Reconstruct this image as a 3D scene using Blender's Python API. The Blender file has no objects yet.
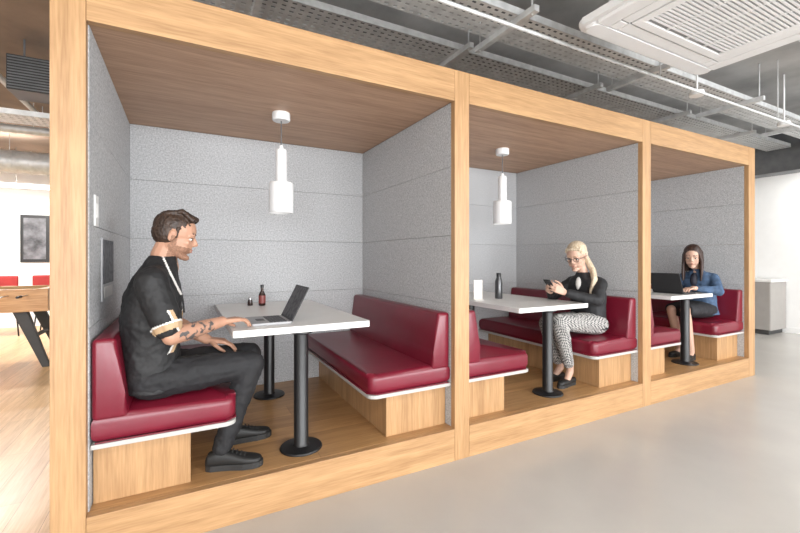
import bpy, bmesh, math, random
from mathutils import Vector, Matrix, Quaternion
random.seed(3)
S = bpy.context.scene
COL = S.collection
V = Vector

# ------------------------------------------------------------------ materials
def newmat(name):
    m = bpy.data.materials.new(name); m.use_nodes = True
    nt = m.node_tree; b = nt.nodes['Principled BSDF']
    return m, nt, b

def pm(name, col, rough=0.5, metal=0.0, bump=0.0, bscale=60, var=0.0, vscale=8, emit=None, thr=(0.3, 0.7), c2=None):
    m, nt, b = newmat(name)
    b.inputs['Base Color'].default_value = (*col, 1)
    b.inputs['Roughness'].default_value = rough
    b.inputs['Metallic'].default_value = metal
    if emit:
        b.inputs['Emission Color'].default_value = (*emit[0], 1)
        b.inputs['Emission Strength'].default_value = emit[1]
    tc = nt.nodes.new('ShaderNodeTexCoord')
    if var > 0 or c2:
        n = nt.nodes.new('ShaderNodeTexNoise'); n.inputs['Scale'].default_value = vscale; n.inputs['Detail'].default_value = 5
        nt.links.new(tc.outputs['Object'], n.inputs['Vector'])
        r = nt.nodes.new('ShaderNodeValToRGB')
        r.color_ramp.elements[0].position = thr[0]; r.color_ramp.elements[1].position = thr[1]
        r.color_ramp.elements[0].color = (*(c2 if c2 else [c * (1 - var) for c in col]), 1)
        r.color_ramp.elements[1].color = (*[min(1, c * (1 + var)) for c in col], 1)
        nt.links.new(n.outputs['Fac'], r.inputs['Fac']); nt.links.new(r.outputs['Color'], b.inputs['Base Color'])
    if bump > 0:
        n = nt.nodes.new('ShaderNodeTexNoise'); n.inputs['Scale'].default_value = bscale; n.inputs['Detail'].default_value = 4
        nt.links.new(tc.outputs['Object'], n.inputs['Vector'])
        bp = nt.nodes.new('ShaderNodeBump'); bp.inputs['Strength'].default_value = bump; bp.inputs['Distance'].default_value = 0.01
        nt.links.new(n.outputs['Fac'], bp.inputs['Height']); nt.links.new(bp.outputs['Normal'], b.inputs['Normal'])
    return m

def wood(name, dark, light, axis='X', rough=0.42, planks=None, fine=1.0):
    m, nt, b = newmat(name)
    tc = nt.nodes.new('ShaderNodeTexCoord')
    mp = nt.nodes.new('ShaderNodeMapping')
    lo, hi = 0.9, 16.0 * fine
    mp.inputs['Scale'].default_value = {'X': (lo, hi, hi), 'Y': (hi, lo, hi), 'Z': (hi, hi, lo)}[axis]
    nt.links.new(tc.outputs['Object'], mp.inputs['Vector'])
    n1 = nt.nodes.new('ShaderNodeTexNoise'); n1.inputs['Scale'].default_value = 1.3; n1.inputs['Detail'].default_value = 6; n1.inputs['Distortion'].default_value = 0.6
    nt.links.new(mp.outputs['Vector'], n1.inputs['Vector'])
    n2 = nt.nodes.new('ShaderNodeTexNoise'); n2.inputs['Scale'].default_value = 7; n2.inputs['Detail'].default_value = 3
    nt.links.new(mp.outputs['Vector'], n2.inputs['Vector'])
    mix = nt.nodes.new('ShaderNodeMix'); mix.data_type = 'FLOAT'; mix.inputs['Factor'].default_value = 0.45
    nt.links.new(n1.outputs['Fac'], mix.inputs['A']); nt.links.new(n2.outputs['Fac'], mix.inputs['B'])
    r = nt.nodes.new('ShaderNodeValToRGB')
    r.color_ramp.elements[0].position = 0.36; r.color_ramp.elements[1].position = 0.62
    r.color_ramp.elements[0].color = (*dark, 1); r.color_ramp.elements[1].color = (*light, 1)
    nt.links.new(mix.outputs['Result'], r.inputs['Fac'])
    out = r.outputs['Color']
    if planks:
        br = nt.nodes.new('ShaderNodeTexBrick')
        br.inputs['Scale'].default_value = 1.0
        br.inputs['Brick Width'].default_value = planks[0]; br.inputs['Row Height'].default_value = planks[1]
        br.inputs['Mortar Size'].default_value = 0.0015
        br.inputs['Color1'].default_value = (0.86, 0.86, 0.86, 1); br.inputs['Color2'].default_value = (1.08, 1.08, 1.08, 1)
        br.inputs['Mortar'].default_value = (0.5, 0.45, 0.4, 1)
        if axis == 'Y':
            mr = nt.nodes.new('ShaderNodeMapping'); mr.inputs['Rotation'].default_value = (0, 0, math.pi / 2)
            nt.links.new(tc.outputs['Object'], mr.inputs['Vector']); nt.links.new(mr.outputs['Vector'], br.inputs['Vector'])
        else:
            nt.links.new(tc.outputs['Object'], br.inputs['Vector'])
        mm = nt.nodes.new('ShaderNodeMix'); mm.data_type = 'RGBA'; mm.blend_type = 'MULTIPLY'; mm.inputs['Factor'].default_value = 1
        nt.links.new(out, mm.inputs['A']); nt.links.new(br.outputs['Color'], mm.inputs['B'])
        out = mm.outputs['Result']
    nt.links.new(out, b.inputs['Base Color'])
    b.inputs['Roughness'].default_value = rough
    return m

OAK_D, OAK_L = (0.33, 0.182, 0.080), (0.50, 0.298, 0.143)
M_oakX = wood('oak_horizontal', OAK_D, OAK_L, 'X')
M_oakZ = wood('oak_vertical', OAK_D, OAK_L, 'Z')
M_deck = wood('oak_deck', (0.38, 0.20, 0.078), (0.55, 0.315, 0.138), 'X', 0.33, (1.4, 0.19))
M_ceilw = wood('booth_ceiling_veneer', (0.37, 0.22, 0.135), (0.55, 0.345, 0.225), 'X', 0.5)
M_floorw = wood('oak_plank_floor', (0.46, 0.27, 0.12), (0.66, 0.43, 0.22), 'Y', 0.3, (1.5, 0.16))

def felt():
    m, nt, b = newmat('grey_felt')
    tc = nt.nodes.new('ShaderNodeTexCoord')
    n = nt.nodes.new('ShaderNodeTexNoise'); n.inputs['Scale'].default_value = 85; n.inputs['Detail'].default_value = 7; n.inputs['Roughness'].default_value = 0.8
    nt.links.new(tc.outputs['Object'], n.inputs['Vector'])
    r = nt.nodes.new('ShaderNodeValToRGB')
    r.color_ramp.elements[0].position = 0.37; r.color_ramp.elements[1].position = 0.63
    r.color_ramp.elements[0].color = (0.29, 0.298, 0.308, 1); r.color_ramp.elements[1].color = (0.62, 0.625, 0.635, 1)
    nt.links.new(n.outputs['Fac'], r.inputs['Fac']); nt.links.new(r.outputs['Color'], b.inputs['Base Color'])
    bp = nt.nodes.new('ShaderNodeBump'); bp.inputs['Strength'].default_value = 0.3; bp.inputs['Distance'].default_value = 0.004
    nt.links.new(n.outputs['Fac'], bp.inputs['Height']); nt.links.new(bp.outputs['Normal'], b.inputs['Normal'])
    b.inputs['Roughness'].default_value = 0.95
    return m
M_felt = felt()
M_feltcore = pm('felt_core', (0.25, 0.255, 0.26), 0.9, var=0.1)
M_red = pm('red_vinyl', (0.160, 0.008, 0.022), 0.28, bump=0.12, bscale=7, var=0.08, vscale=4)
M_board = pm('bench_board_laminate', (0.46, 0.45, 0.43), 0.45, var=0.03)
M_white = pm('white_laminate', (0.74, 0.73, 0.71), 0.35, var=0.02)
M_whitemetal = pm('white_powder_coat', (0.82, 0.82, 0.82), 0.35, var=0.02)
M_black = pm('black_powder_coat', (0.012, 0.012, 0.013), 0.38, var=0.1)
M_blackplastic = pm('black_plastic', (0.02, 0.02, 0.022), 0.5, var=0.1)
M_screen = pm('dark_screen', (0.012, 0.014, 0.02), 0.12, var=0.05)
M_matte = pm('matte_display', (0.03, 0.032, 0.04), 0.6, c2=(0.10, 0.10, 0.11), vscale=30, thr=(0.45, 0.6))
M_key = pm('keyboard_keys', (0.05, 0.05, 0.055), 0.55, var=0.1)
M_silver = pm('silver_aluminium', (0.55, 0.55, 0.56), 0.32, 0.9, var=0.05)
M_dimsilver = pm('satin_frame', (0.35, 0.35, 0.36), 0.5, 0.3, var=0.05)
M_galv = pm('galvanised_steel', (0.60, 0.61, 0.61), 0.45, 0.3, var=0.14, vscale=14)
M_galvd = pm('dark_steel', (0.14, 0.145, 0.15), 0.5, 0.5, var=0.15)
M_wall = pm('white_wall_paint', (0.84, 0.84, 0.83), 0.8, bump=0.03, var=0.015)
M_conc = pm('concrete_soffit', (0.42, 0.42, 0.415), 0.85, bump=0.4, bscale=12, var=0.25, vscale=2.2)
M_concb = pm('brown_soffit', (0.24, 0.175, 0.13), 0.85, bump=0.3, bscale=12, var=0.25, vscale=2)
M_floor = pm('grey_resin_floor', (0.47, 0.45, 0.42), 0.24, var=0.05, vscale=1.5)
M_cab = pm('grey_cabinet_laminate', (0.33, 0.31, 0.29), 0.45, var=0.04)
M_skirtb = pm('dark_plinth', (0.05, 0.05, 0.05), 0.6, var=0.1)
M_glass = pm('window_frame_grey', (0.12, 0.12, 0.125), 0.4, var=0.05)
M_lamp = pm('lamp_diffuser', (1, 1, 1), 0.4, var=0.01, emit=((1, 0.98, 0.95), 4.0))
M_foos = wood('foosball_beech', (0.42, 0.21, 0.08), (0.62, 0.36, 0.17), 'X', 0.4)
M_green = pm('foosball_pitch', (0.05, 0.22, 0.06), 0.5, var=0.05)

# ------------------------------------------------------------------ mesh helpers
def empty(name, loc=(0, 0, 0)):
    e = bpy.data.objects.new(name, None); e.empty_display_size = 0.1; e.location = loc
    COL.objects.link(e); return e

def link(ob, parent=None):
    COL.objects.link(ob)
    if parent is not None:
        ob.parent = parent
        ob.matrix_parent_inverse = Matrix.Translation(-V(parent.location))
    return ob

def toobj(bm, name, mats, parent=None, smooth=False, angle=None):
    bmesh.ops.recalc_face_normals(bm, faces=bm.faces)
    me = bpy.data.meshes.new(name); bm.to_mesh(me); bm.free()
    for m in (mats if isinstance(mats, (list, tuple)) else [mats]): me.materials.append(m)
    if smooth:
        for p in me.polygons: p.use_smooth = True
        if angle: me.set_sharp_from_angle(angle=math.radians(angle))
    return link(bpy.data.objects.new(name, me), parent)

def setmi(vs, mi):
    for v in vs:
        for f in v.link_faces: f.material_index = mi

def abox(bm, x0, x1, y0, y1, z0, z1, mi=0, bev=0, M=None, seg=2):
    mat = Matrix.Translation(((x0 + x1) / 2, (y0 + y1) / 2, (z0 + z1) / 2)) @ Matrix.Diagonal((abs(x1 - x0), abs(y1 - y0), abs(z1 - z0), 1))
    if M is not None: mat = M @ mat
    r = bmesh.ops.create_cube(bm, size=1, matrix=mat)
    vs = r['verts']; setmi(vs, mi)
    if bev > 0:
        es = list({e for v in vs for e in v.link_edges})
        rb = bmesh.ops.bevel(bm, geom=es, offset=bev, segments=seg, affect='EDGES', profile=0.5)
        for f in rb['faces']: f.material_index = mi

def box(name, x0, x1, y0, y1, z0, z1, mat, parent=None, bev=0.003):
    bm = bmesh.new(); abox(bm, x0, x1, y0, y1, z0, z1, 0, bev)
    return toobj(bm, name, mat, parent)

def cyl(bm, a, b, ra, rb=None, seg=24, mi=0):
    a, b = V(a), V(b); rb = ra if rb is None else rb
    d = b - a; q = d.to_track_quat('Z', 'Y').to_matrix().to_4x4()
    M = Matrix.Translation((a + b) / 2) @ q
    r = bmesh.ops.create_cone(bm, cap_ends=True, segments=seg, radius1=ra, radius2=rb, depth=d.length, matrix=M)
    setmi(r['verts'], mi)

def lathe(bm, c, prof, seg=28, mi=0):
    rings = []
    for r, z in prof:
        if r < 1e-5: rings.append([bm.verts.new((c[0], c[1], c[2] + z))])
        else: rings.append([bm.verts.new((c[0] + r * math.cos(2 * math.pi * i / seg), c[1] + r * math.sin(2 * math.pi * i / seg), c[2] + z)) for i in range(seg)])
    for A, B in zip(rings, rings[1:]):
        for i in range(seg):
            j = (i + 1) % seg
            if len(A) == 1: f = [A[0], B[i], B[j]]
            elif len(B) == 1: f = [A[i], A[j], B[0]]
            else: f = [A[i], A[j], B[j], B[i]]
            bm.faces.new(f).material_index = mi

def ell(bm, c, r, R=None, mi=0, seg=20, rings=12):
    M = Matrix.Translation(c)
    if R is not None: M = M @ R.to_4x4()
    M = M @ Matrix.Diagonal((r[0], r[1], r[2], 1))
    q = bmesh.ops.create_uvsphere(bm, u_segments=seg, v_segments=rings, radius=1, matrix=M)
    setmi(q['verts'], mi)

def cap(bm, a, b, ra, rb, seg=14, mi=0):
    a, b = V(a), V(b); d = b - a; L = d.length
    if L < 1e-5: return
    q = d.to_track_quat('Z', 'Y').to_matrix()
    prof = [(-ra * math.cos(i * math.pi / 8), ra * math.sin(i * math.pi / 8)) for i in range(0, 5)] + \
           [(L + rb * math.sin(i * math.pi / 8), rb * math.cos(i * math.pi / 8)) for i in range(0, 5)]
    rings = []
    for z, r in prof:
        if r < 1e-5: rings.append([bm.verts.new(a + q @ V((0, 0, z)))])
        else: rings.append([bm.verts.new(a + q @ V((r * math.cos(2 * math.pi * k / seg), r * math.sin(2 * math.pi * k / seg), z))) for k in range(seg)])
    for A, B in zip(rings, rings[1:]):
        for i in range(seg):
            j = (i + 1) % seg
            if len(A) == 1: f = [A[0], B[i], B[j]]
            elif len(B) == 1: f = [A[i], A[j], B[0]]
            else: f = [A[i], A[j], B[j], B[i]]
            bm.faces.new(f).material_index = mi

def tube(bm, pts, rads, seg=14, mi=0):
    for i in range(len(pts) - 1): cap(bm, pts[i], pts[i + 1], rads[i], rads[i + 1], seg, mi)

def loft(bm, rings, seg=28, mi=0, p=2.3):
    R = []
    for c, a, b in rings:
        row = []
        for i in range(seg):
            t = 2 * math.pi * i / seg; cs, sn = math.cos(t), math.sin(t)
            x = math.copysign(abs(cs) ** (2 / p), cs); y = math.copysign(abs(sn) ** (2 / p), sn)
            row.append(bm.verts.new(V(c) + V(a) * x + V(b) * y))
        R.append(row)
    for A, B in zip(R, R[1:]):
        for i in range(seg):
            j = (i + 1) % seg
            bm.faces.new([A[i], A[j], B[j], B[i]]).material_index = mi
    bm.faces.new(R[0][::-1]).material_index = mi
    bm.faces.new(R[-1]).material_index = mi

def rprism(bm, x0, x1, y0, y1, z0, z1, rad, bev, mi=0, seg=4):
    if not isinstance(rad, (list, tuple)): rad = [rad] * 4
    pts = []
    cs = [(x0, y0, 180), (x1, y0, 270), (x1, y1, 0), (x0, y1, 90)]
    sg = [(1, 1), (-1, 1), (-1, -1), (1, -1)]
    for (x, y, a0), (sx, sy), r in zip(cs, sg, rad):
        n = 6 if r > 0.002 else 0
        if n == 0: pts.append((x, y)); continue
        for k in range(n + 1):
            a = math.radians(a0 + 90 * k / n)
            pts.append((x + sx * r + r * math.cos(a), y + sy * r + r * math.sin(a)))
    lo = [bm.verts.new((px, py, z0)) for px, py in pts]; hi = [bm.verts.new((px, py, z1)) for px, py in pts]
    n = len(pts); fs = [bm.faces.new(lo[::-1]), bm.faces.new(hi)]
    for i in range(n):
        j = (i + 1) % n; fs.append(bm.faces.new([lo[i], lo[j], hi[j], hi[i]]))
    for f in fs: f.material_index = mi
    if bev > 0:
        es = list(fs[0].edges) + list(fs[1].edges)
        rb = bmesh.ops.bevel(bm, geom=es, offset=bev, segments=seg, affect='EDGES', profile=0.5)
        for f in rb['faces']: f.material_index = mi

def remesh(bm, name, mats, parent, voxel=0.006, smooth=4, folds=0.0, fscale=0.08, matfn=None):
    bmesh.ops.recalc_face_normals(bm, faces=bm.faces)
    me = bpy.data.meshes.new('tmp'); bm.to_mesh(me); bm.free()
    ob = bpy.data.objects.new('tmp', me); COL.objects.link(ob)
    r = ob.modifiers.new('r', 'REMESH'); r.mode = 'VOXEL'; r.voxel_size = voxel
    if smooth:
        s = ob.modifiers.new('s', 'SMOOTH'); s.factor = 0.5; s.iterations = smooth
    if folds > 0:
        tx = bpy.data.textures.new('folds', 'CLOUDS'); tx.noise_scale = fscale; tx.noise_depth = 2
        d = ob.modifiers.new('d', 'DISPLACE'); d.texture = tx; d.strength = folds; d.mid_level = 0.5
    dg = bpy.context.evaluated_depsgraph_get()
    nm = bpy.data.meshes.new_from_object(ob.evaluated_get(dg)); nm.name = name
    bpy.data.objects.remove(ob); bpy.data.meshes.remove(me)
    nm.materials.clear()
    for m in (mats if isinstance(mats, (list, tuple)) else [mats]): nm.materials.append(m)
    for p in nm.polygons:
        p.use_smooth = True
        p.material_index = matfn(p.center) if matfn else 0
    return link(bpy.data.objects.new(name, nm), parent)

def wire(name, pts, r, mat, parent=None, cyclic=False, smooth=True):
    cu = bpy.data.curves.new(name, 'CURVE'); cu.dimensions = '3D'; cu.bevel_depth = r; cu.bevel_resolution = 3; cu.use_fill_caps = True
    sp = cu.splines.new('NURBS' if smooth else 'POLY'); sp.points.add(len(pts) - 1)
    for p, q in zip(sp.points, pts): p.co = (*q, 1)
    if smooth: sp.order_u = 3; sp.use_endpoint_u = True
    sp.use_cyclic_u = cyclic
    cu.materials.append(mat)
    return link(bpy.data.objects.new(name, cu), parent)

# ------------------------------------------------------------------ room shell
CH = 3.30
XL, XR, YF, YB = -4.5, 9.7, -8.5, 8.25
bm = bmesh.new()
abox(bm, XL, XR, YF, YB, -0.12, 0.0, 0)
toobj(bm, 'floor', M_floor)
box('floor_wood_inlay', XL, -0.515, 0.0, YB, 0.0, 0.004, M_floorw, bev=0)
bm = bmesh.new()
abox(bm, -0.6, XR, YF, YB, CH, CH + 0.15, 0)
abox(bm, XL, -0.6, YF, YB, CH, CH + 0.15, 1)
toobj(bm, 'ceiling', [M_conc, M_concb])
box('wall_back', XL, XR, YB, YB + 0.12, 0, CH, M_wall, bev=0)
box('wall_right', XR, XR + 0.12, YF, YB, 0, CH, M_wall, bev=0)
box('wall_left', XL - 0.12, XL, YF, YB, 0, CH, M_wall, bev=0)
bm = bmesh.new()
abox(bm, XL, XR, YF - 0.12, YF, 0, 0.12, 0); abox(bm, XL, XR, YF - 0.12, YF, 3.0, CH, 0)
nw = 5; ww = (XR - XL) / nw
for i in range(nw + 1):
    xc = XL + i * ww
    abox(bm, max(XL, xc - 0.15), min(XR, xc + 0.15), YF - 0.12, YF, 0.12, 3.0, 0)
toobj(bm, 'wall_front', M_wall)
for i in range(nw):
    bm = bmesh.new(); a, b_ = XL + i * ww + 0.15, XL + (i + 1) * ww - 0.15
    for (p, q, r, s) in [(a, b_, 0.12, 0.18), (a, b_, 2.94, 3.0), (a, a + 0.06, 0.18, 2.94), (b_ - 0.06, b_, 0.18, 2.94), ((a + b_) / 2 - 0.03, (a + b_) / 2 + 0.03, 0.18, 2.94)]:
        abox(bm, p, q, YF - 0.09, YF - 0.03, r, s)
    toobj(bm, 'window_%d' % (i + 1), M_glass)
box('baseboard_right', XR - 0.015, XR, YF, YB, 0, 0.1, M_wall, bev=0.002)
box('baseboard_back', XL, XR - 0.02, YB - 0.015, YB, 0.004, 0.1, M_wall, bev=0.002)

# ------------------------------------------------------------------ booth structure
booth = empty('meeting_booth_structure', (2.67, 0.8, 0))
TOP, OPN, DK, DP = 2.635, 2.425, 0.215, 1.60
posts = [(-0.51, -0.385), (1.61, 1.73), (3.705, 3.83), (5.72, 5.865)]
for i, (a, b_) in enumerate(posts):
    box('post_%d' % (i + 1), a, b_, 0, 0.045, 0, TOP, M_oakZ, booth, 0.0015)
bays = [(posts[i][1], posts[i + 1][0]) for i in range(3)]
for i, (a, b_) in enumerate(bays):
    box('fascia_%d' % (i + 1), a + 0.0015, b_ - 0.0015, 0, 0.045, OPN, TOP, M_oakX, booth, 0.0015)
    box('riser_%d' % (i + 1), a + 0.0015, b_ - 0.0015, 0, 0.045, 0, DK - 0.001, M_oakX, booth, 0.0015)
    box('booth_ceiling_%d' % (i + 1), a, b_, 0.045, DP, OPN + 0.004, OPN + 0.03, M_ceilw, booth, 0)
box('deck', -0.51, 5.865, 0.045, DP + 0.1, 0.01, DK, M_deck, booth, 0)
box('roof', -0.51, 5.865, 0.045, DP + 0.1, TOP - 0.06, TOP - 0.02, M_oakX, booth, 0)
cores = [(-0.51, -0.41), (1.636, 1.704), (3.731, 3.804), (5.746, 5.865)]
for i, (a, b_) in enumerate(cores):
    box('partition_core_%d' % (i + 1), a, b_, 0.045, DP + 0.1, DK, TOP - 0.06, M_feltcore if i in (1, 2) else M_oakZ, booth, 0)
box('back_core', -0.41, 5.746, DP + 0.03, DP + 0.1, DK, TOP - 0.06, M_feltcore, booth, 0)
levels = [DK, 0.58, 1.05, 1.52, 1.99, OPN + 0.003]
bm = bmesh.new(); g = 0.0009
for z0, z1 in zip(levels, levels[1:]):
    for i in range(3):
        xl = posts[i][1] + 0.004 if i else -0.38
        xr = posts[i + 1][0] - 0.0
        abox(bm, cores[i][1], xl, 0.046, DP + 0.03, z0 + g, z1 - g, 0, 0.0016)
        abox(bm, xr, cores[i + 1][0], 0.046, DP + 0.03, z0 + g, z1 - g, 0, 0.0016)
        abox(bm, xl + 0.001, xr - 0.001, DP, DP + 0.03, z0 + g, z1 - g, 0, 0.0016)
toobj(bm, 'felt_panels', M_felt, booth)

# ------------------------------------------------------------------ benches
def bench(xw, s, depth, bw):
    e = empty('booth_bench', (xw + s * depth / 2, 0.9, DK))
    def xx(a, b): return (min(xw + s * a, xw + s * b), max(xw + s * a, xw + s * b))
    y0, y1 = 0.048, DP - 0.006; u = 0.008
    a, b = xx(0.004, bw); box('base', a, b, y0 + 0.06, y1, DK, DK + 0.268 + u, M_oakZ, e, 0.002)
    rad = [0.0, 0.05, 0.0, 0.0] if s > 0 else [0.05, 0.0, 0.0, 0.0]
    a, b = xx(0.004, depth); bm = bmesh.new(); rprism(bm, a, b, y0, y1, DK + 0.268 + u, DK + 0.290 + u, rad, 0.003)
    toobj(bm, 'board', M_board, e)
    bm = bmesh.new(); rprism(bm, a, b, y0 + 0.004, y1, DK + 0.290 + u, DK + 0.42 + u, rad, 0.042, seg=6)
    toobj(bm, 'seat_cushion', M_red, e, True, 50)
    bm = bmesh.new()
    prof = [(0.004, 0.40), (0.15, 0.40), (0.135, 0.52), (0.10, 0.78), (0.004, 0.78)]
    A = [bm.verts.new((xw + s * p, y0 + 0.004, DK + z)) for p, z in prof]; B = [bm.verts.new((xw + s * p, y1, DK + z)) for p, z in prof]
    bm.faces.new(A); bm.faces.new(B[::-1])
    for i in range(5): bm.faces.new([A[i], A[(i + 1) % 5], B[(i + 1) % 5], B[i]])
    bmesh.ops.bevel(bm, geom=list(bm.edges), offset=0.022, segments=5, affect='EDGES', profile=0.5)
    toobj(bm, 'back_cushion', M_red, e, True, 50)
    wire('seat_piping', [(xw + s * 0.02, y0 + 0.001, DK + 0.296 + u), (xw + s * (depth - 0.055), y0 + 0.001, DK + 0.296 + u), (xw + s * depth, y0 + 0.05, DK + 0.296 + u), (xw + s * depth, y1 - 0.01, DK + 0.296 + u)], 0.004, M_red, e, smooth=False)
for i in range(3):
    bench(-0.38 if i == 0 else posts[i][1] + 0.004, 1, 0.625, 0.41)
    bench(posts[i + 1][0], -1, 0.60, 0.46)

# ------------------------------------------------------------------ tables + pendants
def table(cx):
    e = empty('booth_table', (cx, 0.9, DK))
    bm = bmesh.new(); rprism(bm, cx - 0.41, cx + 0.41, 0.15, DP - 0.004, DK + 0.712, DK + 0.75, 0.012, 0.002)
    toobj(bm, 'table_top', M_white, e)
    for k, y in enumerate((0.225, 1.28)):
        bm = bmesh.new()
        x = cx - 0.015
        lathe(bm, (x, y, DK), [(0, 0), (0.125, 0), (0.127, 0.004), (0.122, 0.012), (0.05, 0.02), (0.043, 0.03), (0.043, 0.69), (0.07, 0.70), (0.07, 0.711), (0, 0.711)])
        toobj(bm, 'pedestal_%d' % (k + 1), M_black, e, True, 40)
for i in range(3): table(0.645 + i * 2.105)

def pendant(cx, cy):
    e = empty('pendant_light', (cx, cy, OPN))
    zc = OPN + 0.003
    bm = bmesh.new(); lathe(bm, (cx, cy, zc), [(0, 0), (0.062, 0), (0.064, -0.01), (0.064, -0.05), (0.058, -0.058), (0, -0.058)]); toobj(bm, 'canopy', M_whitemetal, e, True, 40)
    bm = bmesh.new(); cyl(bm, (cx, cy, zc - 0.058), (cx, cy, 2.15), 0.004); toobj(bm, 'cable', M_galvd, e, True, 40)
    bm = bmesh.new(); lathe(bm, (cx, cy, 0), [(0, 2.19), (0.012, 2.19), (0.016, 2.165), (0.036, 2.16), (0.040, 2.153), (0.040, 1.925), (0.080, 1.917), (0.087, 1.908), (0.087, 1.70), (0.083, 1.695), (0.079, 1.70), (0.079, 1.89), (0.0, 1.895)])
    toobj(bm, 'shade', M_whitemetal, e, True, 40)
    bm = bmesh.new(); ell(bm, (cx, cy, 1.80), (0.03, 0.03, 0.045)); toobj(bm, 'bulb', M_lamp, e, True)
for i in range(3): pendant(0.63 + i * 2.12, 0.80)

# ------------------------------------------------------------------ wall items booth 1
e = empty('wall_info_screen', (-0.38, 0.5, 1.3))
box('frame', -0.380, -0.372, 0.33, 0.70, 1.14, 1.475, M_dimsilver, e, 0.002)
box('screen', -0.3718, -0.3700, 0.345, 0.685, 1.23, 1.465, M_matte, e, 0)
box('label', -0.3718, -0.3705, 0.38, 0.65, 1.155, 1.215, M_board, e, 0)
e = empty('wall_switch', (-0.38, 0.18, 1.6))
box('plate', -0.380, -0.371, 0.14, 0.22, 1.52, 1.67, M_white, e, 0.003)
box('rocker', -0.3712, -0.367, 0.16, 0.20, 1.56, 1.63, M_white, e, 0.002)

# ------------------------------------------------------------------ laptops etc
def laptop(name, hx, cy, s, w=0.30, d=0.21, lean=28, z=DK + 0.75, bmat=None):
    e = empty(name, (hx, cy, z))
    bm = bmesh.new(); rprism(bm, min(hx, hx + s * d), max(hx, hx + s * d), cy - w / 2, cy + w / 2, z + 0.001, z + 0.014, 0.01, 0.002)
    toobj(bm, 'base', bmat or M_blackplastic, e)
    bm = bmesh.new()
    for r in range(5):
        for c in range(13):
            xa = hx + s * (0.025 + r * 0.021); ya = cy - w / 2 + 0.02 + c * (w - 0.04) / 13
            abox(bm, min(xa, xa + s * 0.017), max(xa, xa + s * 0.017), ya, ya + (w - 0.04) / 13 * 0.85, z + 0.014, z + 0.0165)
    abox(bm, min(hx + s * 0.14, hx + s * 0.19), max(hx + s * 0.14, hx + s * 0.19), cy - 0.045, cy + 0.045, z + 0.014, z + 0.0145)
    toobj(bm, 'keys', M_key, e)
    Mx = Matrix.Translation((hx, 0, z + 0.012)) @ Matrix.Rotation(math.radians(-lean * s), 4, 'Y')
    bm = bmesh.new(); abox(bm, -0.004, 0.004, cy - w / 2, cy + w / 2, 0.0, d * 0.98, 0, 0.002, Mx); toobj(bm, 'lid', M_blackplastic, e)
    bm = bmesh.new(); xs = s * 0.0045
    abox(bm, min(xs, xs * 1.15), max(xs, xs * 1.15), cy - w / 2 + 0.01, cy + w / 2 - 0.01, 0.015, d * 0.98 - 0.01, 0, 0, Mx); toobj(bm, 'display', M_matte if s < 0 else M_screen, e)
laptop('laptop', 0.585, 0.42, -1, 0.31, 0.235, 27, bmat=M_dimsilver)
laptop('laptop', 4.80, 0.38, 1, 0.33, 0.24, 22)

def bottle(name, x, y, prof, mats, z=DK + 0.751):
    e = empty(name, (x, y, z))
    for k, (p, m) in enumerate(zip(prof, mats)):
        bm = bmesh.new(); lathe(bm, (x, y, z), p); toobj(bm, ['body', 'cap', 'label'][k], m, e, True, 40)
M_dkglass = pm('dark_glass', (0.03, 0.012, 0.008), 0.12, var=0.1)
M_sauce = pm('sauce_label', (0.22, 0.05, 0.045), 0.4, var=0.1)
M_steelb = pm('brushed_steel_bottle', (0.10, 0.102, 0.105), 0.3, 0.7, var=0.1)
bottle('sauce_bottle', 0.58, 1.32, [[(0, 0), (0.026, 0), (0.028, 0.005), (0.028, 0.09), (0.012, 0.125), (0.011, 0.15), (0, 0.15)], [(0, 0.15), (0.014, 0.15), (0.014, 0.175), (0, 0.176)], [(0.0283, 0.02), (0.0286, 0.03), (0.0286, 0.075), (0.0283, 0.085)]], [M_dkglass, M_black, M_sauce])
bottle('pepper_shaker', 0.49, 1.36, [[(0, 0), (0.02, 0), (0.022, 0.01), (0.016, 0.05), (0, 0.05)], [(0, 0.05), (0.017, 0.05), (0.014, 0.068), (0, 0.07)]], [M_dkglass, M_silver])
bottle('water_bottle', 2.73, 0.83, [[(0, 0), (0.034, 0), (0.036, 0.006), (0.036, 0.17), (0.024, 0.205), (0.022, 0.215), (0, 0.215)], [(0, 0.215), (0.023, 0.215), (0.023, 0.245), (0.02, 0.25), (0, 0.25)]], [M_steelb, M_black])
M_paper = pm('printed_card', (0.74, 0.68, 0.62), 0.6, var=0.12, vscale=30)
e = empty('menu_card_holder', (2.46, 0.80, DK + 0.75))
box('foot', 2.40, 2.50, 0.77, 0.83, DK + 0.751, DK + 0.757, M_white, e, 0.001)
box('card', 2.40, 2.50, 0.797, 0.803, DK + 0.757, DK + 0.94, M_paper, e, 0.001)

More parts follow.
